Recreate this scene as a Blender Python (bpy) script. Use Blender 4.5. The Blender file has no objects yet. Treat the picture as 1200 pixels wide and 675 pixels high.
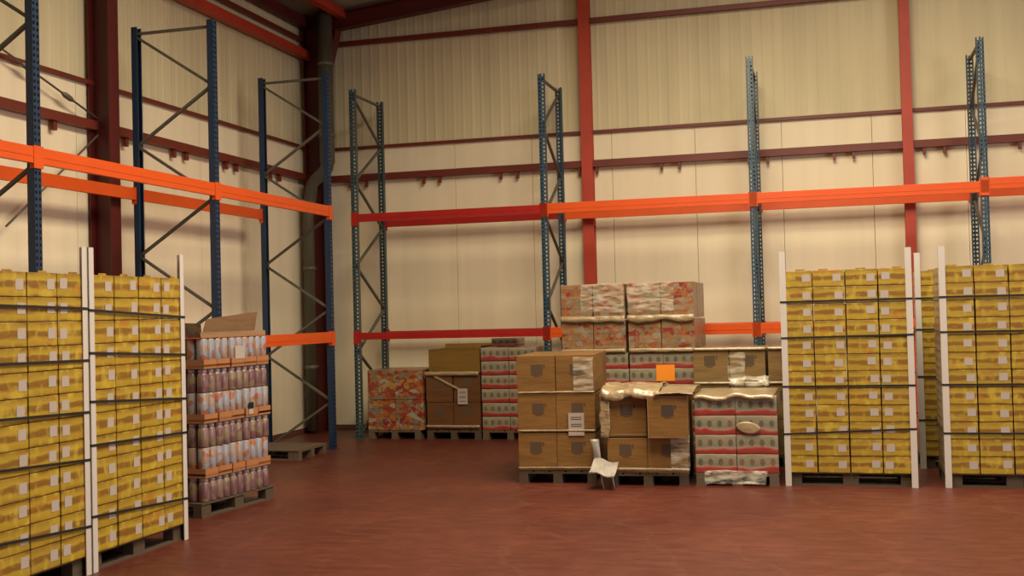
import bpy, bmesh, math, random
from mathutils import Vector, Matrix, noise
R = math.radians
S = bpy.context.scene
COL = S.collection
rnd = random.Random(7)

# ------------------------------------------------------------------ materials
def mat(name, base=(.5,.5,.5), rough=.6, metal=0.0, spec=.5, coat=0.0):
    m = bpy.data.materials.new(name); m.use_nodes = True
    b = m.node_tree.nodes['Principled BSDF']
    b.inputs['Base Color'].default_value = (*base, 1)
    b.inputs['Roughness'].default_value = rough
    b.inputs['Metallic'].default_value = metal
    b.inputs['Specular IOR Level'].default_value = spec
    b.inputs['Coat Weight'].default_value = coat
    b.inputs['Coat Roughness'].default_value = .25
    return m

class NT:
    def __init__(s, m): s.t = m.node_tree; s.b = s.t.nodes['Principled BSDF']
    def n(s, kind, **kw):
        x = s.t.nodes.new(kind)
        for k, v in kw.items(): setattr(x, k, v)
        return x
    def l(s, a, b): s.t.links.new(a, b)
    def val(s, sock, v):
        if hasattr(v, 'links') or isinstance(v, bpy.types.NodeSocket): s.l(v, sock)
        else: sock.default_value = v
    def math(s, op, a, b=0.0, c=None):
        x = s.n('ShaderNodeMath', operation=op); s.val(x.inputs[0], a); s.val(x.inputs[1], b)
        if c is not None: s.val(x.inputs[2], c)
        return x.outputs[0]
    def mix(s, f, a, b):
        x = s.n('ShaderNodeMix', data_type='RGBA'); s.val(x.inputs[0], f)
        s.val(x.inputs[6], a if not isinstance(a, tuple) else (*a, 1)); s.val(x.inputs[7], b if not isinstance(b, tuple) else (*b, 1))
        return x.outputs[2]
    def coords(s):
        tc = s.n('ShaderNodeTexCoord'); return tc.outputs['Object']
    def xyz(s, v):
        x = s.n('ShaderNodeSeparateXYZ'); s.l(v, x.inputs[0]); return x.outputs
    def rand(s): return s.n('ShaderNodeObjectInfo').outputs['Random']
    def noise(s, v, scale, detail=3.0):
        x = s.n('ShaderNodeTexNoise'); s.val(x.inputs['Vector'], v); x.inputs['Scale'].default_value = scale; x.inputs['Detail'].default_value = detail
        return x.outputs[0]
    def mapv(s, v, scale=(1,1,1), loc=None):
        x = s.n('ShaderNodeVectorMath', operation='MULTIPLY'); s.l(v, x.inputs[0]); x.inputs[1].default_value = scale
        if loc is None: return x.outputs[0]
        y = s.n('ShaderNodeVectorMath', operation='ADD'); s.l(x.outputs[0], y.inputs[0]); s.val(y.inputs[1], loc); return y.outputs[0]
    def offset(s, v, mul=37.0):      # random offset per object
        c = s.n('ShaderNodeCombineXYZ'); r = s.math('MULTIPLY', s.rand(), mul)
        for i in range(3): s.l(r, c.inputs[i])
        y = s.n('ShaderNodeVectorMath', operation='ADD'); s.l(v, y.inputs[0]); s.l(c.outputs[0], y.inputs[1]); return y.outputs[0]
    def ramp(s, f, stops, interp='LINEAR'):
        x = s.n('ShaderNodeValToRGB'); s.l(f, x.inputs[0]); cr = x.color_ramp; cr.interpolation = interp
        while len(cr.elements) < len(stops): cr.elements.new(.5)
        for e, (p, c) in zip(cr.elements, stops): e.position = p; e.color = (*c, 1)
        return x.outputs[0]
    def between(s, v, a, b):
        return s.math('MULTIPLY', s.math('GREATER_THAN', v, a), s.math('LESS_THAN', v, b))
    def bump(s, h, strength=.3, dist=.01):
        x = s.n('ShaderNodeBump'); x.inputs['Strength'].default_value = strength; x.inputs['Distance'].default_value = dist
        s.l(h, x.inputs['Height']); s.l(x.outputs[0], s.b.inputs['Normal'])
    def color(s, c): s.l(c, s.b.inputs['Base Color'])

M = {}
def painted(name, c, rough=.45, var=.25):
    m = mat(name, c, rough); t = NT(m)
    f = t.noise(t.coords(), 3.0, 4.0)
    t.color(t.mix(f, tuple(x*(1-var) for x in c), tuple(min(1, x*(1+var)) for x in c)))
    return m
M['col_red'] = painted('red_oxide_paint', (0.0794,0.0056,0.0037), .5)
M['rail_red'] = painted('rail_red_paint', (0.1403,0.0187,0.0076), .5)
M['bright_red'] = painted('bright_red_paint', (.40,.038,.014), .5)
M['dark_red'] = painted('dark_red_paint', (.10,.010,.008), .5)
M['crimson'] = painted('crimson_beam_paint', (.34,.008,.006), .4)
M['orange'] = painted('orange_beam_paint', (0.6336,0.0748,0.0053), .4, .12)
M['blue'] = painted('blue_upright_paint', (0.0075,0.0263,0.0638), .4)
M['slate'] = painted('slate_upright_paint', (.035,.06,.065), .45)
M['blue_grey'] = painted('blue_grey_upright_paint', (.022,.055,.085), .4)
M['brace'] = painted('galvanised_brace', (0.091,0.081,0.059), .5)
M['white_guard'] = painted('white_guard', (0.480,0.416,0.376), .5, .04)
M['paper'] = painted('paper_label', (0.3553,0.2856,0.2431), .6, .05)
M['strap'] = mat('black_strap', (.012,.012,.012), .4)
M['faded_ink'] = mat('faded_brown_ink', (.075,.042,.02), .55, coat=.3)
M['ink'] = mat('dark_brown_ink', (.05,.028,.018), .7)
M['pipe'] = painted('grey_pipe', (0.079,0.068,0.045), .45)
M['zinc'] = painted('zinc', (.12,.10,.07), .4)
M['orange_paper'] = mat('orange_paper', (0.807,0.238,0.009), .6)
M['dark_gasket'] = mat('joint_shadow_gap', (.12,.10,.08), .8)

def wood(name, c):
    m = mat(name, c, .8); t = NT(m)
    v = t.offset(t.mapv(t.coords(), (3,30,30)))
    f = t.noise(v, 1.0, 4.0)
    t.color(t.mix(f, tuple(x*.6 for x in c), tuple(x*1.35 for x in c))); t.bump(f, .3, .003); return m
M['wood'] = wood('weathered_pallet_wood', (0.0651,0.0384,0.0192))
M['dark_wood'] = wood('dark_pallet_wood', (.10,.06,.035))

def floor_mat():
    m = mat('red_painted_floor', (.2,.05,.03), .38, spec=.35); t = NT(m)
    c = t.coords()
    a = t.noise(t.mapv(c, (1,1,1)), .8, 6.0); b = t.noise(t.mapv(c, (1.0,2.5,1)), 4.0, 6.0); d = t.noise(c, 45.0, 3.0)
    f = t.math('ADD', t.math('MULTIPLY', a, .5), t.math('MULTIPLY', b, .5))
    col = t.ramp(f, [(.30,(0.0557,0.0100,0.0052)), (.5,(0.0853,0.0170,0.0083)), (.68,(0.1201,0.0270,0.0130))])
    # thin scuffs
    w = t.n('ShaderNodeTexWave'); w.inputs['Scale'].default_value = .35; w.inputs['Distortion'].default_value = 14; w.inputs['Detail'].default_value = 4; w.inputs['Detail Scale'].default_value = 1.2
    t.l(c, w.inputs['Vector'])
    sc = t.math('GREATER_THAN', w.outputs['Fac'], .985)
    col = t.mix(t.math('MULTIPLY', sc, .15), col, (.15,.055,.03))
    col = t.mix(t.math('MULTIPLY', d, .25), col, (.06,.016,.010))
    t.color(col)
    r = t.math('MULTIPLY_ADD', b, .25, .30); t.l(r, t.b.inputs['Roughness'])
    t.bump(t.math('ADD', d, t.math('MULTIPLY', b, 2.0)), .08, .004)
    return m
M['floor'] = floor_mat()

def wall_mat(name, c, streak=.10):
    m = mat(name, c, .7, spec=.3); t = NT(m); o = t.coords()
    f = t.noise(t.mapv(o, (5,5,.25)), 1.0, 5.0); g = t.noise(o, .35, 3.0)
    k = t.math('ADD', t.math('MULTIPLY', f, .6), t.math('MULTIPLY', g, .4))
    t.color(t.ramp(k, [(.3, tuple(x*(1-streak*1.6) for x in c)), (.7, tuple(min(1,x*(1+streak)) for x in c))]))
    t.bump(f, .05, .01); return m
M['wall_low'] = wall_mat('cream_wall_panel', (.80,.66,.46), .05)
M['wall_up'] = wall_mat('ribbed_cladding', (.64,.535,.33), .10)
M['roof'] = wall_mat('roof_sheet', (.34,.31,.24), .1)
M['skirting'] = mat('skirting', (.14,.045,.03), .6)

def yellow_mat():
    m = mat('yellow_printed_board', (.7,.5,.05), .42, coat=.15); t = NT(m); o = t.coords(); x, y, z = t.xyz(o)
    zz = t.math('DIVIDE', z, .16)
    wob = t.noise(t.offset(t.mapv(o, (7,7,22))), 1.0, 3.0)
    zz2 = t.math('ADD', zz, t.math('MULTIPLY', t.math('SUBTRACT', wob, .5), .30))
    base = t.ramp(zz2, [(0.0,(0.1740,0.0827,0.0087)), (.10,(0.3306,0.2018,0.0157)), (.30,(0.3654,0.2323,0.0191)), (.42,(0.1740,0.0783,0.0113)),
                        (.60,(0.1914,0.0861,0.0113)), (.68,(0.3915,0.2540,0.0252)), (.9,(0.2958,0.1757,0.0157)), (1.0,(0.1566,0.0748,0.0087))])
    n2 = t.noise(t.offset(t.mapv(o, (14,14,9))), 1.0, 2.0)
    col = t.mix(t.ramp(n2, [(.52,(0,0,0)), (.70,(.75,.75,.75))]), base, (.48,.34,.04))
    hot = t.noise(t.offset(t.mapv(o, (9,9,16)), 91.0), 1.0, 1.0)
    col = t.mix(t.ramp(hot, [(.60,(0,0,0)), (.74,(.65,.65,.65))]), col, (.36,.12,.015))
    col = t.mix(t.math('MULTIPLY', t.rand(), .28), col, (.19,.11,.016))
    t.color(col); return m
M['yellow'] = yellow_mat()

def brown_mat(name, c):
    m = mat(name, c, .5, spec=.35, coat=.15); t = NT(m); o = t.coords(); x, y, z = t.xyz(o)
    f = t.noise(t.offset(t.mapv(o, (2,2,9))), 1.0, 4.0)
    col = t.mix(f, tuple(v*.72 for v in c), tuple(v*1.25 for v in c))
    col = t.mix(t.math('MULTIPLY', t.rand(), .3), col, tuple(v*.6 for v in c))
    t.color(col)
    h = t.noise(t.offset(t.mapv(o, (3,3,14))), 1.0, 4.0); t.bump(h, .45, .02); return m
M['brown'] = brown_mat('wrapped_brown_board', (0.1969,0.0918,0.0230))
M['brown_dark'] = brown_mat('dark_brown_board', (0.1154,0.0432,0.0122))  # darker brown board of the cartons in the rack
M['brown_grey'] = brown_mat('greyish_wrapped_board', (0.1969,0.1125,0.0382))
M['olive_board'] = brown_mat('olive_brown_board', (0.1901,0.0954,0.0144))
M['flap_board'] = brown_mat('pinkish_brown_board', (0.238,0.132,0.067))

def splash_mat(name, stops, scale=7.0, coat=.5, wrinkle=.5, pale=.25):
    m = mat(name, (.5,.3,.2), .4, coat=coat); t = NT(m); o = t.offset(t.coords())
    d = t.n('ShaderNodeTexNoise'); d.inputs['Scale'].default_value = 6; t.l(o, d.inputs['Vector'])
    w = t.n('ShaderNodeVectorMath', operation='MULTIPLY_ADD'); t.l(d.outputs['Color'], w.inputs[0]); w.inputs[1].default_value = (.16,.16,.10); t.l(o, w.inputs[2])
    v = t.n('ShaderNodeTexVoronoi'); v.inputs['Scale'].default_value = scale; t.l(t.mapv(w.outputs[0], (1,1,1.5)), v.inputs['Vector'])
    sep = t.n('ShaderNodeSeparateColor'); t.l(v.outputs['Color'], sep.inputs[0])
    col = t.ramp(sep.outputs[0], stops, 'CONSTANT')
    v2 = t.n('ShaderNodeTexVoronoi'); v2.inputs['Scale'].default_value = scale*2.6; t.l(w.outputs[0], v2.inputs['Vector'])
    s2 = t.n('ShaderNodeSeparateColor'); t.l(v2.outputs['Color'], s2.inputs[0])
    col = t.mix(t.math('MULTIPLY', t.math('GREATER_THAN', s2.outputs[1], .70), .75), col, t.ramp(s2.outputs[0], stops, 'CONSTANT'))
    x, y, z = t.xyz(t.coords())
    f = t.noise(t.mapv(o, (1.5,1.5,14)), 1.0, 4.0)
    col = t.mix(t.math('MULTIPLY', t.math('GREATER_THAN', f, .56), pale), col, (.30,.22,.14))
    t.color(col); t.bump(f, wrinkle, .02); return m
M['splash_hot'] = splash_mat('red_orange_print', [(0,(0.2268,0.0297,0.0108)), (.22,(0.2970,0.0918,0.0162)), (.42,(0.1944,0.0108,0.0063)), (.55,(0.3240,0.1620,0.0270)), (.68,(0.1620,0.1188,0.0702)), (.80,(0.1296,0.1404,0.1026)), (.90,(0.2808,0.2376,0.1620))], 11.0, pale=.08)
M['splash_pale'] = splash_mat('wrapped_mixed_print', [(0,(0.2409,0.1103,0.0395)), (.2,(0.2647,0.0709,0.0201)), (.36,(0.2210,0.1418,0.0725)), (.55,(0.1637,0.1264,0.0725)), (.68,(0.2020,0.0238,0.0130)), (.78,(0.2409,0.0948,0.0298)), (.9,(0.2409,0.1776,0.1193))], 12.0, pale=.28)

def tray_mat():
    m = mat('red_and_pale_tray_print', (.5,.1,.1), .45, coat=.4); t = NT(m); o = t.coords(); x, y, z = t.xyz(o)
    wob = t.noise(t.offset(t.mapv(o, (6,6,6))), 1.0, 2.0)
    zz = t.math('ADD', t.math('DIVIDE', z, .2), t.math('MULTIPLY', t.math('SUBTRACT', wob, .5), .42))
    col = t.ramp(zz, [(0,(0.1872,0.0180,0.0115)), (.20,(0.2880,0.0252,0.0158)), (.30,(0.3024,0.1800,0.1296)), (.40,(0.1728,0.1584,0.1008)), (.78,(0.2376,0.2016,0.1296)), (.88,(0.3456,0.2592,0.1800)), (1,(0.2304,0.0864,0.0576))])
    # dark round pictures along the tray
    u = t.math('SUBTRACT', t.math('FRACT', t.math('DIVIDE', t.math('ADD', x, 10.0), .098)), .5)
    zc = t.math('DIVIDE', t.math('SUBTRACT', z, .105), .085)
    r = t.math('ADD', t.math('MULTIPLY', u, u), t.math('MULTIPLY', t.math('MULTIPLY', zc, zc), .35))
    blob = t.math('LESS_THAN', r, .06)
    bc = t.mix(t.math('GREATER_THAN', t.noise(t.offset(t.mapv(o, (12,12,12))), 1.0, 1.0), .52), (.07,.065,.04), (.16,.06,.03))
    col = t.mix(t.math('MULTIPLY', blob, .8), col, bc)
    t.color(col); t.bump(t.noise(t.offset(t.mapv(o, (3,3,14))), 1.0, 4.0), .4, .015); return m
M['tray'] = tray_mat()

def film_mat():
    m = bpy.data.materials.new('clear_stretch_film'); m.use_nodes = True; t = NT(m)
    t.b.inputs['Base Color'].default_value = (.80,.70,.55,1); t.b.inputs['Roughness'].default_value = .16
    t.b.inputs['Specular IOR Level'].default_value = .8
    o = t.coords(); f = t.noise(t.mapv(o, (6,6,24)), 1.0, 5.0); t.bump(f, .35, .01)
    a = t.ramp(f, [(.42,(.03,.03,.03)), (.68,(.34,.34,.34))]); t.l(a, t.b.inputs['Alpha']); return m
M['film'] = film_mat()
def film2():
    m = mat('bunched_cream_film', (.62,.50,.33), .3, coat=.5); t = NT(m); o = t.coords()
    f = t.noise(t.mapv(o, (8,8,22)), 1.0, 5.0); t.bump(f, .8, .02)
    t.color(t.mix(f, (.17,.105,.045), (.42,.30,.17))); return m
M['film_cream'] = film2()
M['film_white'] = painted('white_torn_film', (0.3046,0.2557,0.2176), .35, .1)
def jar_mat(name, c1, c2, c3):
    m = mat(name, c1, .35, coat=.4); t = NT(m); o = t.offset(t.coords())
    v = t.n('ShaderNodeTexVoronoi'); v.inputs['Scale'].default_value = 16; t.l(o, v.inputs['Vector'])
    s = t.n('ShaderNodeSeparateColor'); t.l(v.outputs['Color'], s.inputs[0])
    t.color(t.ramp(s.outputs[0], [(0,c1), (.5,c2), (.78,c3)], 'CONSTANT')); return m
M['jar_purple'] = jar_mat('purple_jar_label', (0.1512,0.0693,0.0693), (0.2016,0.1134,0.1008), (0.2142,0.1512,0.0819))
M['can_pale'] = jar_mat('pale_blue_can_label', (0.252,0.238,0.266), (0.294,0.189,0.140), (0.294,0.098,0.049))
M['jar_lid'] = mat('pale_pink_lid', (0.305,0.234,0.240), .35, coat=.4)
M['tray_orange'] = painted('orange_brown_tray', (0.315,0.124,0.048), .45, .3)
M['core'] = mat('shrink_pack_core', (0.2000,0.1000,0.0900), .6)

# ------------------------------------------------------------------ mesh helpers
class MB:
    def __init__(s): s.bm = bmesh.new()
    def box(s, x0, y0, z0, x1, y1, z1, mtx=None, bevel=0):
        vs = [s.bm.verts.new((x, y, z)) for z in (z0, z1) for x, y in ((x0,y0),(x1,y0),(x1,y1),(x0,y1))]
        fs = [s.bm.faces.new([vs[i] for i in f]) for f in ((3,2,1,0),(4,5,6,7),(0,1,5,4),(1,2,6,5),(2,3,7,6),(3,0,4,7))]
        if bevel:
            es = list({e for f in fs for e in f.edges})
            r = bmesh.ops.bevel(s.bm, geom=es, offset=bevel, segments=2, affect='EDGES', profile=.6)
            vs = list({v for f in r['faces'] for v in f.verts} | {v for v in vs if v.is_valid})
        if mtx:
            for v in vs:
                if v.is_valid: v.co = mtx @ v.co
        return s
    def bar(s, p, q, w, t=None, up=(0,0,1)):   # square bar between two points
        p, q = Vector(p), Vector(q); t = t or w; d = (q-p); L = d.length; d.normalize()
        up = Vector(up)
        if abs(d.dot(up)) > .98: up = Vector((1,0,0))
        a = d.cross(up).normalized(); b = a.cross(d)
        ring = lambda c: [s.bm.verts.new(c + a*i*w/2 + b*j*t/2) for i, j in ((-1,-1),(1,-1),(1,1),(-1,1))]
        r1, r2 = ring(p), ring(q)
        for i in range(4): s.bm.faces.new((r1[i], r1[(i+1)%4], r2[(i+1)%4], r2[i]))
        s.bm.faces.new(r1[::-1]); s.bm.faces.new(r2); return s
    def tube(s, pts, r, n=16, caps=True):
        pts = [Vector(p) for p in pts]; rings = []; ref = Vector((0,1,0))
        rs = r if isinstance(r, (list, tuple)) else [r]*len(pts)
        for i, p in enumerate(pts):
            d = (pts[min(i+1,len(pts)-1)] - pts[max(i-1,0)]).normalized()
            rf = ref if abs(d.dot(ref)) < .95 else Vector((1,0,0))
            a = d.cross(rf).normalized(); b = a.cross(d)
            rings.append([s.bm.verts.new(p + (a*math.cos(2*math.pi*k/n) + b*math.sin(2*math.pi*k/n))*rs[i]) for k in range(n)])
        for r1, r2 in zip(rings, rings[1:]):
            for k in range(n):
                f = s.bm.faces.new((r1[k], r1[(k+1)%n], r2[(k+1)%n], r2[k])); f.smooth = True
        if caps: s.bm.faces.new(rings[0][::-1]); s.bm.faces.new(rings[-1])
        return s
    def lathe(s, prof, n=14, sx=1, sy=1):
        rings = [[s.bm.verts.new((r*sx*math.cos(2*math.pi*k/n), r*sy*math.sin(2*math.pi*k/n), z)) for k in range(n)] for r, z in prof]
        for r1, r2 in zip(rings, rings[1:]):
            for k in range(n):
                f = s.bm.faces.new((r1[k], r1[(k+1)%n], r2[(k+1)%n], r2[k])); f.smooth = True
        s.bm.faces.new(rings[0][::-1]); s.bm.faces.new(rings[-1]); return s
    def ibeam(s, p, q, depth, width, fl=.014, web=.01, updir=(0,0,1)):
        """I section; depth measured along updir, width across"""
        p, q = Vector(p), Vector(q); d = (q-p).normalized(); u = Vector(updir); u = (u - d*u.dot(d)).normalized(); a = d.cross(u)
        for c, w, t in ((u*(depth/2-fl/2), width, fl), (u*-(depth/2-fl/2), width, fl), (Vector((0,0,0)), web, depth-2*fl)):
            ring = lambda o: [s.bm.verts.new(o + c + a*i*w/2 + u*j*t/2) for i, j in ((-1,-1),(1,-1),(1,1),(-1,1))]
            r1, r2 = ring(p), ring(q)
            for i in range(4): s.bm.faces.new((r1[i], r1[(i+1)%4], r2[(i+1)%4], r2[i]))
            s.bm.faces.new(r1[::-1]); s.bm.faces.new(r2)
        return s
    def mesh(s, name, m):
        bmesh.ops.recalc_face_normals(s.bm, faces=s.bm.faces)
        me = bpy.data.meshes.new(name); s.bm.to_mesh(me); s.bm.free()
        if m: me.materials.append(M[m] if isinstance(m, str) else m)
        return me

def put(name, me, parent=None, loc=(0,0,0), rot=(0,0,0)):
    o = bpy.data.objects.new(name, me); COL.objects.link(o); o.location = loc; o.rotation_euler = rot
    if parent: o.parent = parent
    return o
def empty(name, loc=(0,0,0), rz=0, parent=None):
    o = put(name, None, parent, loc, (0,0,rz)); o.empty_display_size = .1; return o
def tag(o, label, cat, group=None):
    o['label'] = label; o['category'] = cat
    if group: o['group'] = group
    n = len(label.split()); assert 4 <= n <= 16, (n, label)
    return o
def struct(o, label=None):
    o['kind'] = 'structure'
    if label: o['label'] = label
    return o

# ------------------------------------------------------------------ the building
XL, YB = -7.76, 16.36          # inner faces of the left and the back wall
XR, YF = 13.0, -9.0
ZT = 4.38                      # joint between smooth panels and ribbed cladding
def roof_z(x): return 6.42 + .10*(x+7.7)

mb = MB(); mb.box(XL-.3, YF-.3, -.2, XR+.3, YB+.3, 0)
struct(put('floor', mb.mesh('floor', 'floor')), 'red painted concrete warehouse floor')

def smooth_wall(p, q, z0, z1, pitch, off):
    """panels with a fine recessed joint; inner face is to the left of p->q"""
    p, q = Vector(p), Vector(q); d = (q-p).normalized(); L = (q-p).length; nrm = Vector((-d.y, d.x, 0))
    mb = MB(); cuts = [0]; x = off
    while x < L: cuts.append(x); x += pitch
    cuts.append(L)
    for a, b in zip(cuts, cuts[1:]):
        m = Matrix(((d.x, nrm.x, 0, p.x), (d.y, nrm.y, 0, p.y), (0,0,1,0), (0,0,0,1)))
        mb.box(a+.003, -.1, z0, b-.003, 0, z1, m)
    return mb, Matrix(((d.x, nrm.x, 0, p.x), (d.y, nrm.y, 0, p.y), (0,0,1,0), (0,0,0,1))), L
def ribbed(mb, m, L, z0f, z1f, pitch=.15, dep=.004):
    """trapezoid ribs, standing into the room"""
    prof = []; x = 0
    while x < L:
        prof += [(x, 0), (x+pitch*.62, 0), (x+pitch*.74, dep), (x+pitch*.90, dep)]; x += pitch
    prof.append((L, 0)); prev = None
    for x, y in prof:
        v = (mb.bm.verts.new(m @ Vector((x, y-.02, z0f))), mb.bm.verts.new(m @ Vector((x, y-.02, z1f(x)))))
        if prev: mb.bm.faces.new((prev[0], v[0], v[1], prev[1]))
        prev = v
    return mb
# back wall (camera side is -Y): run from right to left so the inner face looks to -Y
def build_wall(name, p, q, pitch, off, topf, label):
    mb, m, L = smooth_wall(p, q, 0, ZT, pitch, off)
    o = struct(put(name, mb.mesh(name, 'wall_low')), label)
    up = MB(); ribbed(up, m, L, ZT, topf)
    back = [up.bm.verts.new(m @ Vector((x, -.1, z))) for x, z in ((0, 0), (L, 0), (L, topf(L)), (0, topf(0)))]; up.bm.faces.new(back)
    put('upper_cladding', up.mesh('upper_cladding', 'wall_up'), o)
    return o
Lb = XR-XL
build_wall('wall_back', (XR, YB, 0), (XL, YB, 0), 1.215, .19, lambda s: roof_z(XR-s), 'cream panelled back wall with ribbed cladding above')
build_wall('wall_left', (XL, YB, 0), (XL, YF, 0), 1.25, .9, lambda s: roof_z(XL), 'cream panelled left wall with ribbed cladding above')
build_wall('wall_right', (XR, YF, 0), (XR, YB, 0), 1.25, .6, lambda s: roof_z(XR), 'plain right wall beyond the frame')
build_wall('wall_front', (XL, YF, 0), (XR, YF, 0), 1.25, .6, lambda s: roof_z(XL+s), 'wall behind the camera')
# roof with two long skylight openings
mb = MB()
SKY = [(-2.4, .8, 5.0, 12.0), (4.2, 6.4, 4.0, 12.0)]
def roof_slab(x0, x1, y0, y1):
    v = []
    for dz in (0, .08):
        for x, y in ((x0,y0),(x1,y0),(x1,y1),(x0,y1)): v.append(mb.bm.verts.new((x, y, roof_z(x)+dz)))
    for f in ((3,2,1,0),(4,5,6,7),(0,1,5,4),(1,2,6,5),(2,3,7,6),(3,0,4,7)): mb.bm.faces.new([v[i] for i in f])
xs = sorted({XL-.2, XR+.2} | {s[0] for s in SKY} | {s[1] for s in SKY})
for x0, x1 in zip(xs, xs[1:]):
    sk = [s for s in SKY if s[0] == x0]
    if sk: roof_slab(x0, x1, YF-.2, sk[0][2]); roof_slab(x0, x1, sk[0][3], YB+.2)
    else: roof_slab(x0, x1, YF-.2, YB+.2)
struct(put('ceiling', mb.mesh('ceiling', 'roof')), 'sloping sheet roof')

# skirting line
mb = MB(); mb.box(XL, YB-.02, 0, XR, YB, .07); struct(put('baseboard_back', mb.mesh('bb', 'skirting')), 'dark line at the foot of the back wall')
mb = MB(); mb.box(XL, YF, 0, XL+.02, YB-.02, .07); struct(put('baseboard_left', mb.mesh('bb', 'skirting')), 'dark line at the foot of the left wall')

# wall rails of the steel frame
n_tr = [0]
def trim(p, q, w, t, m, label, channel=False):
    n_tr[0] += 1; mb = MB()
    if channel: mb.ibeam(p, q, w, t, .012, .012)
    else: mb.bar(p, q, t, w)
    return struct(put('trim_%d' % n_tr[0], mb.mesh('rail', m)), label)
rail_b = trim((XL, YB-.07, 3.91), (XR, YB-.07, 3.91), .10, .10, 'rail_red', 'red horizontal wall rail of the back wall')
trim((XL, YB-.03, 4.385), (XR, YB-.03, 4.385), .045, .05, 'rail_red', 'thin dark red wall rail above the lower panels at the back')
trim((XL, YB-.05, 6.03), (XR, YB-.05, 6.03), .07, .08, 'rail_red', 'dark red top wall rail of the back wall')
rail_l = trim((XL+.06, YF, 3.91), (XL+.06, YB-.14, 3.91), .10, .10, 'rail_red', 'red horizontal wall rail of the left wall')
trim((XL+.03, YF, 4.385), (XL+.03, YB-.1, 4.385), .045, .05, 'rail_red', 'thin dark red wall rail of the left wall')
trim((XL+.12, YF, 5.80), (XL+.12, YB-.3, 5.80), .125, .12, 'bright_red', 'bright red upper rail of the left wall')
trim((XL+.04, YF, 6.05), (XL+.04, YB-.1, 6.05), .06, .06, 'rail_red', 'dark red top wall rail of the left wall')
trim((XL+.10, YF, 6.30), (XL+.10, YB-.1, 6.30), .14, .14, 'dark_red', 'dark eaves beam above the left wall')
trim((-7.05, YF, 6.40), (-7.05, YB-.1, 6.40), .14, .12, 'bright_red', 'red roof purlin near the left wall')
# brackets hanging in pairs under the rails
bk = MB(); bk.box(-.018, -.03, -.10, .018, .03, 0); bk.box(-.03, -.03, -.012, .03, .03, 0); bkm = bk.mesh('bracket', 'rail_red')
for c in (-6.98, -5.77, -4.54, -3.33, -2.12, -.88, .28, 1.46, 2.66):
    for s in (-.13, .13): put('bracket', bkm, rail_b, (c+s, YB-.07, 3.862))
for c in (8.6, 9.88, 11.13, 12.4, 13.65, 14.9):
    for s in (-.14, .14): put('bracket', bkm, rail_l, (XL+.06, c+s, 3.862))

# steel columns
def column(p, depth, width, updir, label, m='col_red', top=None, extra=None):
    mb = MB(); z = top or roof_z(p[0])
    mb.ibeam((p[0], p[1], .02), (p[0], p[1], z), depth, width, .018, .012, updir)
    o = struct(put('steel_column', mb.mesh('column', m)), label)
    f = MB(); f.box(p[0]-(.10 if updir[1] else .155), p[1]-(.085 if updir[1] else .12), 0, p[0]+(.10 if updir[1] else .155), p[1]+(.085 if updir[1] else .12), .02); put('base_plate', f.mesh('bp', m), o)
    return o
column((-3.33, YB-.10), .14, .165, (0,1,0), 'slim red steel column left of centre on the back wall', 'bright_red')
column((1.12, YB-.10), .14, .135, (0,1,0), 'slim red steel column right of centre on the back wall', 'bright_red')
column((5.5, YB-.10), .14, .135, (0,1,0), 'slim red steel column beyond the right edge', 'bright_red')
column((XL+.165, 10.72), .27, .18, (1,0,0), 'broad dark red steel column on the left wall')
column((XL+.165, 4.9), .27, .18, (1,0,0), 'broad dark red steel column beyond the left edge')
cc = column((XL+.22, 16.0), .32, .22, (1,0,0), 'broad dark red steel column in the corner')
# knee haunch and gable rafter over the back wall
hb = MB()
pts = [(XL+.05, 5.30), (XL+.38, 5.30), (XL+.62, 6.16), (XL+.05, 6.2)]
for th, ys in ((.012, (15.93,)),):
    f0 = [hb.bm.verts.new((x, 15.985, z)) for x, z in pts]; f1 = [hb.bm.verts.new((x, 16.015, z)) for x, z in pts]
    hb.bm.faces.new(f0[::-1]); hb.bm.faces.new(f1)
    for i in range(4): hb.bm.faces.new((f0[i], f0[(i+1)%4], f1[(i+1)%4], f1[i]))
hb.bar((XL+.38, 16.0, 5.30), (XL+.62, 16.0, 6.16), .2, .016, up=(0,0,1))
put('knee_haunch', hb.mesh('haunch', 'dark_red'), cc)
def raf(y, label, dep=.26):
    mb = MB(); mb.ibeam((XL+.3, y, roof_z(XL+.3)-.06-dep/2), (XR-.1, y, roof_z(XR-.1)-.06-dep/2), dep, .16)
    struct(put('roof_rafter', mb.mesh('rafter', 'col_red')), label)
raf(15.95, 'dark red sloping rafter along the back wall')
raf(10.78, 'dark red sloping rafter over the middle of the hall', .3)
raf(4.9, 'dark red sloping rafter above the camera', .3)

# downpipe in the corner
mb = MB()
px = -7.24; pp = [(px, 15.72, 6.40), (px, 15.72, 4.10)]
for k in range(1, 9):
    a = k/8*R(55); pp.append((px-.20*(1-math.cos(a)), 15.72, 4.10-.20*math.sin(a)))
x, _, z = pp[-1]; pp.append((-7.50, 15.72, z-(x+7.50)*math.tan(R(35))-.02)); pp.append((-7.56, 15.72, 3.42)); pp.append((-7.575, 15.72, 3.3)); pp.append((-7.575, 15.72, .04))
mb.tube(pp, [.115]*2+[.10]*8+[.095]*2+[.085]*2)
dp = tag(put('drain_pipe', mb.mesh('pipe', 'pipe')), 'olive grey drain pipe bending down the corner column', 'pipe')
for z, x, r in ((5.6, px, .122), (4.5, px, .122), (2.5, -7.575, .094), (1.0, -7.575, .094)):
    c = MB(); c.tube([(x, 15.72, z-.03), (x, 15.72, z+.03)], r); c.bar((x, 15.72, z), (x, 15.98, z), .02); put('pipe_clip', c.mesh('clip', 'zinc'), dp)

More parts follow.
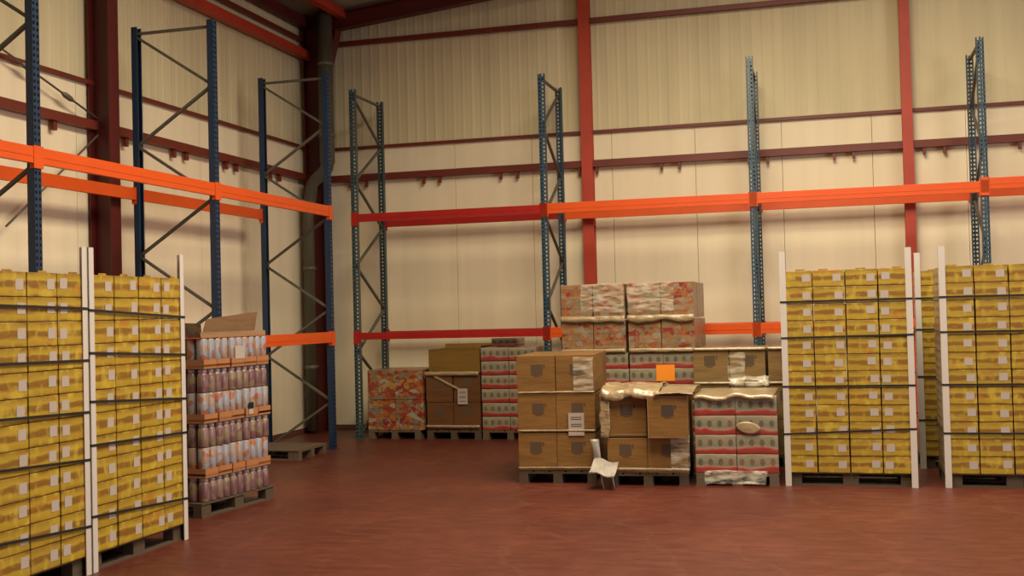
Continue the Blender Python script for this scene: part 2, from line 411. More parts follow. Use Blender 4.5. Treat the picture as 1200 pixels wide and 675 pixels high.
# wall bracing rods beside the broad column
def rod(p, q, ts, label):
    mb = MB(); mb.tube([p, q], .011, 8); o = tag(put('brace_rod', mb.mesh('rod', 'zinc')), label, 'brace rod', 'tie rods on the left wall')
    P, Q = Vector(p), Vector(q)
    for t in ts:
        a, b = P.lerp(Q, t-.017), P.lerp(Q, t+.017); c = MB(); c.tube([a, P.lerp(Q,t-.008), P.lerp(Q,t+.008), b], [.013,.030,.030,.013], 10); put('turnbuckle', c.mesh('tb', 'zinc'), o)
rod((XL+.13, 5.05, 5.65), (XL+.13, 10.66, 3.98), (.80, .91), 'thin diagonal tie rod with two turnbuckles, above the red wall rail')
rod((XL+.13, 9.2, 2.70), (XL+.13, 10.66, 3.80), (), 'thin plain tie rod rising to the broad column, below the wall rail')

# ------------------------------------------------------------------ pallet racking
H, L1, L2 = 5.017, 1.483, 3.158
def upright_mesh(m, mirror=1):
    """perforated channel: origin at the foot, face looks to -Y (local), 90 wide, 70 deep"""
    mb = MB(); w = .045; t = .003
    for s in (-1, 1):
        mb.box(min(s*w, s*(w-t)), 0, 0, max(s*w, s*(w-t)), .07, H)               # flanges
        mb.box(min(s*w, s*(w-.016)), .067, 0, max(s*w, s*(w-.016)), .07, H)      # lips
        mb.box(min(s*w, s*.034), 0, 0, max(s*w, s*.034), t, H)                    # face edges
    mb.box(-.012, 0, 0, .012, t, H)
    z = 0
    while z < H-.02:
        for s in (-1, 1): mb.box(min(s*.034, s*.012), 0, z, max(s*.034, s*.012), t, min(H, z+.028))
        z += .055
    return mb.mesh('upright', m)
def foot_mesh(m):
    mb = MB(); mb.box(-.07, -.02, 0, .07, .1, .008); mb.box(-.05, .0, .008, -.046, .07, .07); mb.box(.046, 0, .008, .05, .07, .07); return mb.mesh('foot', m)
UP = {k: upright_mesh(k) for k in ('blue', 'slate', 'blue_grey')}; FT = {k: foot_mesh(k) for k in UP}
def frame_braces(depth, rear_first, m='brace'):
    """list of brace meshes in local coords: front upright at y=0, rear at y=depth"""
    out = []; a, b = .05, depth-.05
    def br(p, q):
        mb = MB(); mb.bar(p, q, .028, .036, up=(1,0,0)); out.append(mb.mesh('brace', m))
    br((0, a, H-.07), (0, b, H-.07))
    z = H-.11; rear = rear_first
    for k in range(8):
        y0, y1 = (b, a) if rear else (a, b); br((0, y0, z), (0, y1, z-.59)); z -= .612; rear = not rear
    return out
def frame(rack, x, y, rz, depth, rear_first, col):
    f = empty('upright_frame', (x, y, 0), rz, rack)
    put('upright', UP[col], f, (0,0,0)); put('upright', UP[col], f, (0, depth, 0), (0,0,math.pi))
    put('foot_plate', FT[col], f, (0,0,0)); put('foot_plate', FT[col], f, (0, depth, 0), (0,0,math.pi))
    for me in BR[rear_first, depth]: put('brace', me, f)
BR = {}
def beam_mesh(L, h, m):
    mb = MB(); w = .045
    mb.box(0.05, 0, -h/2, L-.05, w, h/2-.0, bevel=.004)
    mb.box(0.05, -.004, -h*.10, L-.05, .002, h*.02)     # pressed groove ridge
    return mb.mesh('beam', m)
def conn_mesh(m):
    mb = MB(); mb.box(-.045, -.006, -.11, .06, -.001, .08); mb.box(.045, -.006, -.11, .05, .045, .08); return mb.mesh('connector', m)
CN = {k: conn_mesh(k) for k in ('orange', 'crimson')}
def beam(rack, p, ang, L, h, m, label=None):
    o = put('beam', beam_mesh(L, h, m), rack, p, (0,0,ang))
    if label: o['label'] = label
    put('connector', CN[m], o, (0,0,0)); c = put('connector', CN[m], o, (L,0,0)); c.scale = (-1,1,1)
    return o
D1, D2 = 1.01, 1.10
for d in (D1, D2):
    for rf in (True, False): BR[rf, d] = frame_braces(d, rf)
# back row: front faces look to -Y
X0, Y0, BB = -6.49, 14.96, 2.80
rack = empty('pallet_rack', (X0, Y0, 0))
tag(rack, 'tall pallet rack with slate blue uprights, crimson and orange beams, against the back wall', 'pallet rack')
for i in range(5):
    frame(rack, i*BB, 0, 0, D2, i in (1,), 'slate' if i < 1 else 'blue_grey')
for i in range(4):
    m = 'crimson' if i == 0 else 'orange'; h = .115 if i == 0 else .14; dz = .035 if i == 3 else 0
    lb = 'dark crimson beam' if i == 0 else None
    for lv in (L1, L2):
        beam(rack, (i*BB, -.008, lv+dz-(.015 if lv == L1 else 0)), 0, BB, h-(.015 if (i == 0 and lv == L1) else 0), m, lb)
        beam(rack, ((i+1)*BB, D2+.008, lv+dz-(.015 if lv == L1 else 0)), math.pi, BB, h-(.015 if (i == 0 and lv == L1) else 0), m, lb)
# left row: front faces look to +X
XA, YC, BL = -6.345, 13.84, 2.90
rack2 = empty('pallet_rack', (XA, YC, 0))
tag(rack2, 'tall pallet rack with dark blue uprights and orange beams, along the left wall', 'pallet rack')
for j in range(4): frame(rack2, 0, -j*BL, R(90), D1, True, 'blue')
for j in range(3):
    for lv in (L1, L2):
        if lv == L1 and j > 0: continue
        beam(rack2, (.008, -(j+1)*BL, lv), R(90), BL, .14, 'orange')
        beam(rack2, (-D1-.008, -j*BL, lv), R(-90), BL, .13, 'orange')

# ------------------------------------------------------------------ pallets
def pallet_parts(m):
    deck = MB()
    for k in range(5): y = -.4 + k*(.8-.145)/4; deck.box(-.6, y, .112, .6, y+.145, .127)
    for x in (-.6, -.0725, .455): deck.box(x, -.39, .098, x+.145, .39, .112)
    dk = deck.mesh('deck', m)
    bl = MB(); bl.box(-.0725, -.045, 0, .0725, .045, .082); bl = bl.mesh('block', m)
    sk = MB(); sk.box(-.6, -.05, 0, .6, .05, .016); sk = sk.mesh('skid', m)
    return dk, bl, sk
PL = {m: pallet_parts(m) for m in ('wood', 'dark_wood')}
def pallet(cx, cy, rz, label, m='wood', z=0, group='wooden pallets under the loads'):
    """centre position; local x is the 1.2 m side"""
    o = empty('wooden_pallet', (cx, cy, z), rz); tag(o, label, 'pallet', group)
    dk, bl, sk = PL[m]; put('deck', dk, o)
    for y in (-.35, 0, .35): put('skid', sk, o, (0, y, 0))
    for x in (-.5275, 0, .5275):
        for y in (-.35, 0, .35): put('block', bl, o, (x, y, .016))
    return o

# ------------------------------------------------------------------ cartons
def box_mesh(w, d, h, m, lid=True, bev=.005):
    """origin at the middle of the base; front face looks to -Y"""
    mb = MB(); mb.box(-w/2, -d/2, 0, w/2, d/2, h, bevel=bev); return mb.mesh('carton', m)
ORD = ['bottom', 'second', 'third', 'fourth', 'fifth', 'sixth', 'seventh', 'eighth', 'ninth', 'tenth', 'eleventh', 'top']
class Frame2D:
    """front-left corner of a load; local x runs along its front, local y into its depth"""
    def __init__(s, x, y, ang): s.x, s.y, s.a = x, y, ang; s.c, s.s = math.cos(ang), math.sin(ang)
    def at(s, u, v, z=0): return (s.x + s.c*u - s.s*v, s.y + s.s*u + s.c*v, z)

# --- the yellow loads: 4 columns x 12 rows of cartons
YW, YD, YH = .300, .398, .1628
YBOX = box_mesh(YW-.011, YD-.004, YH-.003, 'yellow', bev=.006)
lab = MB(); lab.box(-.038, -.0015, -.036, .038, 0, .036); LAB = lab.mesh('label', 'paper')
flap = MB(); flap.box(-.045, 0, 0, .045, .004, .014, bevel=.0015); FLAP = flap.mesh('flap', 'yellow')
PLACE = ('first', 'second', 'third', 'fourth')
def yellow_load(F, where, straps, back_cols, cols=(0,1,2,3), group=None):
    cx, cy, _ = F.at(.6, .45); pallet(cx, cy, F.a, 'wooden pallet under the yellow cartons, %s' % where)
    for i in cols:
        for j in (0, 1):
            if j == 1 and i not in back_cols: continue
            for k in range(12):
                p = F.at((i+.5)*YW + rnd.uniform(-.002,.002), .02+(j+.5)*YD + rnd.uniform(-.003,.003), .129 + k*YH)
                o = put('yellow_carton', YBOX, None, p, (0, 0, F.a + rnd.uniform(-.004,.004)))
                row = 'bottom row' if k == 0 else 'top row' if k == 11 else ORD[k] + ' row up'
                if j == 0: lb = 'yellow carton, %s, %s column from left, %s' % (row, PLACE[i], where)
                else: lb = 'yellow carton at the back, %s, %s column, %s' % (row, PLACE[i], where)
                tag(o, lb, 'carton', group)
                if j == 0:
                    put('shipping_label', LAB, o, ((.085 if i < 3 else -.085)+rnd.uniform(-.01,.01), -YD/2+.0015, .085+rnd.uniform(-.01,.01)))
                if k == 11 and j == 0: put('top_flap', FLAP, o, (rnd.uniform(-.05,.05), -YD/2+.01, YH-.004))
    # corner guards: L profiles standing on the floor
    gm = MB(); gm.box(-.008, -.008, 0, .050, -.002, 2.27); gm.box(-.008, -.008, 0, -.002, .050, 2.27); gm = gm.mesh('guard', 'white_guard')
    for u, v, r, nm in ((0, .02, 0, 'left front'), (1.2, .02, R(90), 'right front')):
        o = put('corner_guard', gm, None, F.at(u, v), (0, 0, F.a + r))
        tag(o, 'tall white corner guard, %s edge of the yellow %s' % (nm, where), 'corner guard', 'white corner guards of the yellow loads')
    for n, (z0, z1) in enumerate(straps):
        mb = MB(); h = .006; e = .010
        for (a, b), (za, zb) in ((((-e, .02-e), (1.2+e, .02-e)), (z0, z1)), (((1.2+e, .02-e), (1.2+e, .82+e)), (z1, z1)), (((1.2+e, .82+e), (-e, .82+e)), (z1, z0)), (((-e, .82+e), (-e, .02-e)), (z0, z0))):
            mb.bar((*a, za), (*b, zb), .003, .018)
        o = put('strapping_band', mb.mesh('strap', 'strap'), None, F.at(0,0), (0,0,F.a))
        tag(o, 'black strapping band, %s from the top, round the yellow %s' % (('first','second','third','fourth','fifth')[n], where), 'strap', 'black straps round the yellow loads')
G = 'yellow printed cartons stacked on pallets'
yellow_load(Frame2D(-.435, 11.28, 0), 'load right of the wrapped loads', [(1.78,1.785),(1.43,1.445),(.96,.965),(.50,.555)], (0,1,2,3), group=G)
yellow_load(Frame2D(1.025, 11.32, 0), 'load at the right edge', [(1.79,1.79),(1.46,1.46),(.965,.965),(.51,.51)], (0,1,2,3), group=G)
yellow_load(Frame2D(.90, 12.6, 0), 'shaded load in the right gap', [(1.79,1.79),(1.46,1.46),(.965,.965),(.51,.51)], (), cols=(0,1), group=G)
yellow_load(Frame2D(-4.955, 6.815, R(90)), 'load second from left', [(1.83,1.77),(1.53,1.47),(1.19,1.12),(.885,.85),(.39,.325)], (3,), group=G)
yellow_load(Frame2D(-4.955, 5.585, R(90)), 'load at the left edge', [(1.87,1.84),(1.50,1.48),(1.16,1.12),(.85,.79),(.40,.33)], (), group=G)

# --- generic loads
def load(F, cols, rows, tiers, w, d, hs, z0, mesh_of, name, label_of, keep, group, parts=None, jit=.004):
    z = z0
    for k in range(tiers):
        for i in range(cols):
            for j in range(rows):
                if not keep(i, j, k): continue
                o = put(name, mesh_of(k), None, F.at((i+.5)*w + rnd.uniform(-jit,jit), (j+.5)*d + rnd.uniform(-jit,jit), z), (0,0,F.a+rnd.uniform(-.004,.004)))
                lb, cat = label_of(i, j, k); tag(o, lb, cat, group)
                if parts and j == 0: parts(o, i, j, k)
        z += hs[k]
SIDE = lambda i, n: 'left' if i == 0 else 'right' if i == n-1 else 'middle'
LV = {2: ('lower', 'upper'), 3: ('bottom', 'middle', 'top'), 4: ('bottom', 'second', 'third', 'top'), 6: ('bottom', 'second', 'third', 'fourth', 'fifth', 'top')}
DEP = ('front', 'second', 'third', 'fourth')
def lab_of(kind, where, cols, tiers, cat='carton'):
    def f(i, j, k):
        t = LV[tiers][k] if tiers > 1 else ''
        return '%s, %s tier, %s side, %s row, %s' % (kind, t, SIDE(i, cols), DEP[j], where), cat
    return f
mk = MB(); mk.box(-.06, -.001, -.05, .06, 0, .06); mk.box(-.035, -.001, -.066, .035, 0, -.056); mk.box(.068, -.001, .02, .085, 0, .06); MARK = mk.mesh('mark', 'faded_ink'); MARK2 = MARK.copy(); MARK2.materials[0] = M['ink']
tp = MB(); tp.box(-.19, -.001, -.006, .19, 0, .006); TAPE = tp.mesh('tape', 'flap_board')
def brown_parts(d, zc, dx=0):
    def f(o, i, j, k):
        c = put('printed_mark', MARK, o, (dx+rnd.uniform(-.02,.02), -d/2-.0005, zc)); 
    return f
def wood_pal(F, label, m='wood', short=True):
    """short: the 0.8 m side faces front"""
    if short: cx, cy, _ = F.at(.4, .6); pallet(cx, cy, F.a+R(90), label, m)
    else: cx, cy, _ = F.at(.6, .4); pallet(cx, cy, F.a, label, m)

def film_sheet(name, label, grid, m='film_cream', cat='plastic film', solid=.004):
    """grid: list of rows of points"""
    mb = MB(); V = [[mb.bm.verts.new(p) for p in row] for row in grid]
    for a, b in zip(V, V[1:]):
        for k in range(len(a)-1):
            f = mb.bm.faces.new((a[k], a[k+1], b[k+1], b[k])); f.smooth = True
    me = mb.mesh(name, m); o = put(name, me); s = o.modifiers.new('thick', 'SOLIDIFY'); s.thickness = solid; s.offset = 0
    return tag(o, label, cat)
def drape(path, x0, x1, n=26, amp=.02, seed=0, edge=0.0, nz=5.0, rot=None):
    """a sheet swept along X with cross-section path [(y,z)...], crumpled"""
    # resample path
    P = [Vector((0, y, z)) for y, z in path]; segs = []
    for a, b in zip(P, P[1:]):
        m = max(2, int((b-a).length/.03)); segs += [a.lerp(b, t/m) for t in range(m)]
    segs.append(P[-1]); g = []
    for r, c in enumerate(segs):
        row = []
        for k in range(n+1):
            t = k/n; x = x0+(x1-x0)*t
            q = Vector((x*nz, c.y*nz, c.z*nz+seed*7.3)); v = noise.noise_vector(q)
            q2 = noise.noise_vector(q*2.7)
            rr = r/(len(segs)-1)
            sh = edge*noise.noise(Vector((x*4, seed*3.1, 0)))*rr
            row.append((x+v.x*amp+q2.x*amp*.4, c.y-abs(v.y)*amp-abs(q2.y)*amp*.5, c.z+abs(v.z)*amp*.7+q2.z*amp*.3+sh))
        if rot:
            a = R(rot[2]); row = [(rot[0]+(x-rot[0])*math.cos(a)-(y-rot[1])*math.sin(a), rot[1]+(x-rot[0])*math.sin(a)+(y-rot[1])*math.cos(a), z) for x, y, z in row]
        g.append(row)
    return g

# brown load 1 (three tiers) left in the near row
GB = 'brown printed cartons on pallets'
F = Frame2D(-3.09, 11.17, R(5))
wood_pal(F, 'wooden pallet under the three-tier brown cartons, near row')
m1 = box_mesh(.395, .395, .382, 'brown')
load(F, 2, 3, 3, .40, .4, (.395,.395,.39), .129, lambda k: m1, 'brown_carton', lab_of('brown carton', 'tall near brown load', 2, 3), lambda i,j,k: True, GB, brown_parts(.395, .23))
lb = MB(); lb.box(-.08, -.002, -.115, .08, 0, .115); LBL = lb.mesh('notice', 'paper')
for dz in (.06, .0, -.05): pass
ln = MB()
for z in (.07,.05,.0,-.02,-.07): ln.box(-.055, -.003, z-.004, .055, -.0021, z+.004)
LN = ln.mesh('lines', 'ink')
o = tag(put('paper_notice', LBL, None, (-2.485, 11.208, .60), (0,0,R(5))), 'white paper notice with dark lines on the tall near brown load', 'paper notice'); put('printed_lines', LN, o)
film_sheet('film_band', 'thin cream film band over lower joint of the tall near brown load', drape([(11.155,.545),(11.155,.525)], -3.09, -2.29, amp=.004, rot=(-3.09,11.17,5), seed=1), 'film_cream')
film_sheet('film_band', 'thin cream film band over upper joint of the tall near brown load', drape([(11.155,.935),(11.155,.915)], -3.09, -2.29, amp=.004, rot=(-3.09,11.17,5), seed=2), 'film_cream')
film_sheet('film_band', 'pale film edge along the foot of the tall near brown load', drape([(11.155,.170),(11.155,.150)], -3.09, -2.29, amp=.003, rot=(-3.09,11.17,5), seed=3), 'film_cream')
film_sheet('stretch_film', 'clear wrinkled film around the right end of the tall near brown load', drape([(11.145,1.28),(11.145,.94)], -2.50, -2.30, amp=.006, seed=4, rot=(-3.09,11.17,5)), 'film')

# torn white film between the two brown loads
g = [[(-2.315+.085*s+.012*math.sin(9*z), 11.12-.01*math.sin(17*z+3*s), z) for s in (0,.33,.66,1)] for z in [.46-.03*k for k in range(8)]]
o = film_sheet('torn_film', 'torn white film hanging between the two near brown loads', g, 'film_white')
g2 = [[(-2.28+.035*a, 11.09-.05*b-.01*math.sin(a*2), .265-.016*b-.006*a+.012*math.sin(a+b)) for a in range(8)] for b in range(7)]
mb = MB(); V = [[mb.bm.verts.new(p) for p in r] for r in g2]
for a, b in zip(V, V[1:]):
    for k in range(len(a)-1): mb.bm.faces.new((a[k], a[k+1], b[k+1], b[k]))
me = mb.mesh('flap', 'film_white'); c = put('folded_flap', me, o); q = c.modifiers.new('t', 'SOLIDIFY'); q.thickness = .012
for x in (-2.17, -2.06):
    c = MB(); c.tube([(x, 10.84, .16), (x+.005, 10.85, .08), (x+.02, 10.86, .005)], [.010,.008,.006], 8); put('strand', c.mesh('strand', 'film_white'), o)

# brown load 2: two tiers, top right carton pulled forward
F = Frame2D(-2.155, 11.11, R(4))
wood_pal(F, 'wooden pallet under the two-tier brown cartons, near row')
m2 = box_mesh(.395, .395, .345, 'brown'); m3 = box_mesh(.392, .395, .41, 'brown')
load(F, 2, 3, 1, .4, .4, (.355,), .129, lambda k: m2, 'brown_carton', lambda i,j,k: ('brown carton, lower tier, %s side, %s row, low near brown load' % (SIDE(i,2), DEP[j]), 'carton'), lambda i,j,k: True, GB, brown_parts(.395, .22))
for i in range(2):
    for j in range(3):
        dy = -.13 if (i, j) == (1, 0) else 0
        o = put('brown_carton', m3, None, F.at(.2+.4*i+(.02 if dy else 0), .2+.4*j+dy, .486), (0, 0, F.a+(R(-2) if dy else 0)))
        tag(o, 'brown carton pulled forward with dark printed mark, low near brown load' if dy else 'brown carton, upper tier, %s side, %s row, low near brown load' % (SIDE(i,2), DEP[j]), 'carton', GB)
        if j == 0: put('printed_mark', MARK2, o, (0, -.198, .26))
        if j == 0: put('tape_strip', TAPE, o, (0, -.198, .40 if dy else .02))
        if dy:
            e = MB(); e.box(-.196, -.2, 0, -.188, -.197, .41); e.box(.188, -.2, 0, .196, -.197, .41); e.box(-.196, -.2, 0, .196, -.197, .008); put('edge_strip', e.mesh('edge', 'flap_board'), o)
top = .90
film_sheet('film_drape', 'cream crumpled film draped over the top of the low near brown load',
           drape([(11.95,top+.05),(11.6,top+.09),(11.3,top+.08),(11.10,top+.05),(11.07,top-.03)], -2.20, -1.62, n=34, amp=.040, seed=5, edge=.06, nz=6), 'film_cream')
film_sheet('film_drape', 'cream film folded over the back of the pulled forward carton',
           drape([(11.95,top+.04),(11.5,top+.05),(11.2,top+.03),(10.99,top+.012)], -1.66, -1.30, n=22, amp=.022, seed=8, nz=6), 'film_cream')
film_sheet('film_fold', 'cream film fold hanging down left edge of the low near brown load',
           drape([(11.10,top+.0),(11.08,.75),(11.09,.60),(11.09,.48)], -2.21, -2.12, n=8, amp=.02, seed=6, nz=8), 'film_cream')
film_sheet('stretch_film', 'clear shiny film wrapping the lower right of the low near brown load',
           drape([(11.10,.50),(11.10,.17)], -1.52, -1.34, n=12, amp=.012, seed=7), 'film')
film_sheet('film_band', 'pale film edge along the foot of the low near brown load', drape([(11.11,.18),(11.11,.15)], -2.15, -1.35, amp=.005, seed=9), 'film_cream')

# near tray load: red and pale trays
GT = 'red and pale fruit trays on pallets'
F = Frame2D(-1.295, 11.19, R(2.5))
wood_pal(F, 'dark wooden pallet under the near red trays', 'dark_wood')
mt = box_mesh(.394, .395, .184, 'tray')
load(F, 2, 3, 4, .4, .4, (.187,)*4, .129, lambda k: mt, 'printed_tray', lab_of('red and pale tray', 'near tray load', 2, 4, 'tray'), lambda i,j,k: True, GT)
film_sheet('film_drape', 'pale film lying over the top of the near red tray load',
           drape([(12.2,.885),(11.6,.89),(11.25,.885),(11.180,.88),(11.176,.845)], -1.30, -.52, n=34, amp=.012, seed=11, edge=.07, nz=5), 'film_cream')
mb = MB(); mb.lathe([(.001,0),(.07,.004),(.115,.008),(.12,.012),(.09,.016),(.001,.018)], 18, 1.0, .5)
o = tag(put('film_patch', mb.mesh('patch', 'film_cream'), None, (-.78, 11.205, .57), (R(90), R(8), 0)), 'round cream patch stuck on the front of the near red trays', 'patch')
film_sheet('loose_film', 'dark loose film hanging over the foot of the near tray load',
           drape([(11.17,.16),(11.16,.10),(11.14,.03)], -1.20, -.62, n=24, amp=.02, seed=12), 'film')

# second row: colourful wrapped cartons standing on tray loads
GC = 'colourful wrapped cartons in the second row'
mc1 = box_mesh(.383, .39, .375, 'splash_pale'); mc2 = box_mesh(.378, .39, .42, 'splash_pale')
for n, (x0, wh) in enumerate(((-3.08, 'left colourful load'), (-2.27, 'right colourful load'))):
    F = Frame2D(x0, 13.2, 0)
    wood_pal(F, 'wooden pallet on the floor under the %s' % wh)
    load(F, 2, 3, 6, .40, .4, (.185,)*6, .129, lambda k: mt, 'printed_tray',
         lambda i,j,k: ('red and pale tray, %s tier, %s side, %s row, below the %s' % (('bottom','second','third','fourth','fifth','top')[k], SIDE(i,2), DEP[j], wh), 'tray'), lambda i,j,k: True, GT)
    mb = MB(); mb.box(0, 0, 0, .785, 1.19, .006); tag(put('cardboard_sheet', mb.mesh('sheet', 'film_cream'), None, (x0+.005, 13.195, 1.240)), 'flat cardboard sheet between trays and cartons of the %s' % wh, 'cardboard sheet')
    load(F, 2, 3, 2, .388, .4, (.39,.435), 1.249, lambda k: (mc1, mc2)[k], 'printed_carton', lab_of('colourful wrapped carton', wh, 2, 2), lambda i,j,k: True, GC)
    film_sheet('film_band', 'shiny crumpled film band across the middle of the %s' % wh, drape([(13.185,1.68),(13.18,1.61)], x0-.002, x0+.775, n=36, amp=.012, seed=20+n, nz=6, edge=.06), 'film_cream')
    film_sheet('stretch_film', 'clear wrinkled film over the upper front of the %s' % wh, drape([(13.185,2.06),(13.18,1.72)], x0+(.0 if n else .25), x0+(.55 if n else .77), n=30, amp=.015, seed=24+n), 'film')
    film_sheet('film_band', 'pale film edge along the foot of the %s' % wh, drape([(13.185,1.29),(13.185,1.24)], x0, x0+.77, n=30, amp=.006, seed=28+n), 'film_cream')
mb = MB(); mb.box(-.108, -.002, -.095, .108, 0, .095); o = put('orange_sheet', mb.mesh('sheet', 'orange_paper'), None, (-1.845, 13.198, 1.0)); tag(o, 'bright orange paper sheet on the trays below the right colourful load', 'paper sheet')

# second row right: greyish wrapped brown cartons
mg = box_mesh(.385, .395, .38, 'brown_grey')
for n, (x0, wh) in enumerate(((-1.455, 'grey brown load behind the trays'), (-.65, 'grey brown load beside the yellow guard'))):
    F = Frame2D(x0, 12.62, 0)
    wood_pal(F, 'wooden pallet under the %s' % wh)
    load(F, 2, 3, 3, .395, .4, (.388,)*3, .129, lambda k: mg, 'brown_carton', (lambda wh: lambda i,j,k: ('wrapped carton, %s tier, %s side, %s row, %s' % (LV[3][k], SIDE(i,2), DEP[j], wh), 'carton'))(wh), lambda i,j,k: n == 0 or i == 0, GB, brown_parts(.395, .25))
    film_sheet('film_band', 'pale film band near the foot of upper cartons, %s' % wh, drape([(12.612,.925),(12.612,.90)], x0, x0+(.79 if n == 0 else .39), n=30, amp=.004, seed=31+n), 'film_cream')
    film_sheet('film_band', 'pale film edge along the top of the %s' % wh, drape([(12.75,1.30),(12.61,1.30),(12.605,1.275)], x0, x0+(.79 if n == 0 else .39), n=30, amp=.005, seed=33+n), 'film_cream')
film_sheet('stretch_film', 'bright shiny film stripe down the grey brown load behind the trays', drape([(12.58,1.25),(12.575,.95)], -1.07, -.88, n=12, amp=.02, seed=36), 'film')
film_sheet('bunched_film', 'bunched clear film on top of the near tray load', drape([(12.5,.90),(12.46,.99),(12.42,.94),(12.40,.89)], -1.05, -.62, n=24, amp=.045, seed=37, nz=9), 'film')

# rack bay: three loads under the crimson beam
F = Frame2D(-6.37, 15.02, 0)
wood_pal(F, 'dark pallet under the red and orange cartons in the rack', 'dark_wood')
mh = box_mesh(.418, .395, .422, 'splash_hot')
load(F, 2, 2, 2, .422, .4, (.428,.43), .129, lambda k: mh, 'printed_carton', lab_of('red and orange carton', 'leftmost rack load', 2, 2), lambda i,j,k: True, 'red and orange cartons in the rack')
F = Frame2D(-5.485, 15.03, 0)
wood_pal(F, 'wooden pallet under the dark brown cartons in the rack')
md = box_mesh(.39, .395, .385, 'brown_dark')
load(F, 2, 2, 2, .4, .4, (.39,.39), .129, lambda k: md, 'brown_carton', lab_of('dark brown carton', 'middle rack load', 2, 2), lambda i,j,k: True, GB, brown_parts(.395, .27))
# open carton on top: four walls and two raised flaps
oc = empty('open_carton', (-5.07, 15.42, .912)); tag(oc, 'large open olive brown carton on top of the middle rack load', 'carton')
w, d, h = .76, .70, .345
mb = MB(); mb.box(-w/2, -d/2, 0, w/2, -d/2+.008, h); mb.box(-w/2, d/2-.008, 0, w/2, d/2, h); mb.box(-w/2, -d/2+.008, 0, -w/2+.008, d/2-.008, h); mb.box(w/2-.008, -d/2+.008, 0, w/2, d/2-.008, h); mb.box(-w/2, -d/2, 0, w/2, d/2, .008)
put('carton_body', mb.mesh('body', 'olive_board'), oc)
fm = MB(); fm.box(-w/2+.01, 0, 0, w/2-.01, .006, .07); put('flap', fm.mesh('flap', 'olive_board'), oc, (0, d/2-.01, h-.005), (R(-15),0,0))
fm = MB(); fm.box(0, -d/2+.02, 0, .006, d/2-.02, .06); put('flap', fm.mesh('flap', 'olive_board'), oc, (w/2-.008, 0, h-.005), (0, R(25), 0))
film_sheet('film_band', 'cream film bunched below the open olive carton', drape([(15.02,.945),(15.0,.92),(15.015,.885)], -5.50, -4.70, n=30, amp=.014, seed=41), 'film_cream')
mb = MB(); mb.bar((-5.36, 15.015, .89), (-4.99, 15.018, .70), .005, .03); tag(put('film_strip', mb.mesh('strip', 'film_cream')), 'cream film strip running diagonally across the middle rack load', 'plastic film')
o = tag(put('paper_notice', LBL, None, (-4.94, 15.015, .60)), 'white paper notice on the dark brown cartons in the rack', 'paper notice'); o.scale = (.9,1,.95); put('printed_lines', LN, o)
film_sheet('film_band', 'pale film edge along the foot of the middle rack load', drape([(15.01,.20),(15.01,.16)], -5.48, -4.70, n=26, amp=.006, seed=42), 'film_cream')
F = Frame2D(-4.665, 15.03, 0)
wood_pal(F, 'dark pallet under the red trays in the rack', 'dark_wood')
load(F, 2, 2, 6, .4, .4, (.192,)*6, .129, lambda k: mt, 'printed_tray', lab_of('red and pale tray', 'right rack load', 2, 6, 'tray'), lambda i,j,k: True, GT)
o = put('printed_tray', mt, None, (-4.34, 15.3, 1.285)); tag(o, 'single red and pale tray lying on top of the right rack load', 'tray', GT); o.scale = (.95,1,.62)

# --- colourful shrink-pack load on the left
A = R(90-6.2)
F = Frame2D(-5.32, 8.89, A)
cx, cy, _ = F.at(.535, .43); LP = pallet(cx, cy, A, 'pale wooden pallet under the purple and orange shrink packs')
LP.scale = (.93, 1, 1)
PW, PD, PH = .205, .22, .484
tr = MB(); tr.box(-PW/2+.004, -PD/2+.004, 0, PW/2-.004, PD/2-.004, .015); 
for s in (-1, 1):
    tr.box(min(s*(PW/2-.004), s*(PW/2-.007)), -PD/2+.004, .0, max(s*(PW/2-.004), s*(PW/2-.007)), PD/2-.004, .06)
    tr.box(-PW/2+.004, min(s*(PD/2-.004), s*(PD/2-.007)), 0, PW/2-.004, max(s*(PD/2-.004), s*(PD/2-.007)), .06)
TR = tr.mesh('tray', 'tray_orange')
j = MB(); j.lathe([(.043,0),(.048,.008),(.048,.14),(.043,.165),(.033,.18),(.033,.186)], 14); JAR = j.mesh('jar', 'jar_purple')
j = MB(); j.lathe([(.035,0),(.038,.004),(.038,.028),(.033,.033)], 14); LID = j.mesh('lid', 'jar_lid')
j = MB(); j.lathe([(.044,0),(.048,.006),(.048,.205),(.044,.212)], 14); CAN = j.mesh('can', 'can_pale')
GP = 'purple and orange shrink packs'
for k in range(3):
    for i in range(5):
        for jj in range(4):
            if jj and i: continue
            e = empty('shrink_pack', F.at(.02+(i+.5)*PW+rnd.uniform(-.004,.004), .02+(jj+.5)*PD+rnd.uniform(-.006,.006), .129+k*PH), A+rnd.uniform(-.02,.02))
            tag(e, 'purple and orange shrink pack, %s tier, %s from left, %s row, left load' % (LV[3][k], ('first','second','third','fourth','fifth')[i], DEP[jj]), 'shrink pack', GP)
            for a in (-1, 1):
                for b in (-1, 1):
                    q = put('jar', JAR, e, (a*.050, b*.053, .0)); put('lid', LID, q, (0,0,.178))
                    put('can', CAN, e, (a*.050, b*.053, .268))
            put('tray', TR, e, (0,0,.235)) if True else None
            put('divider', (bpy.data.meshes.get('divider') or (lambda: (lambda m: m)(MB().box(-PW/2+.006, -PD/2+.006, .213, PW/2-.006, PD/2-.006, .233).mesh('divider', 'tray_orange')))()), e)
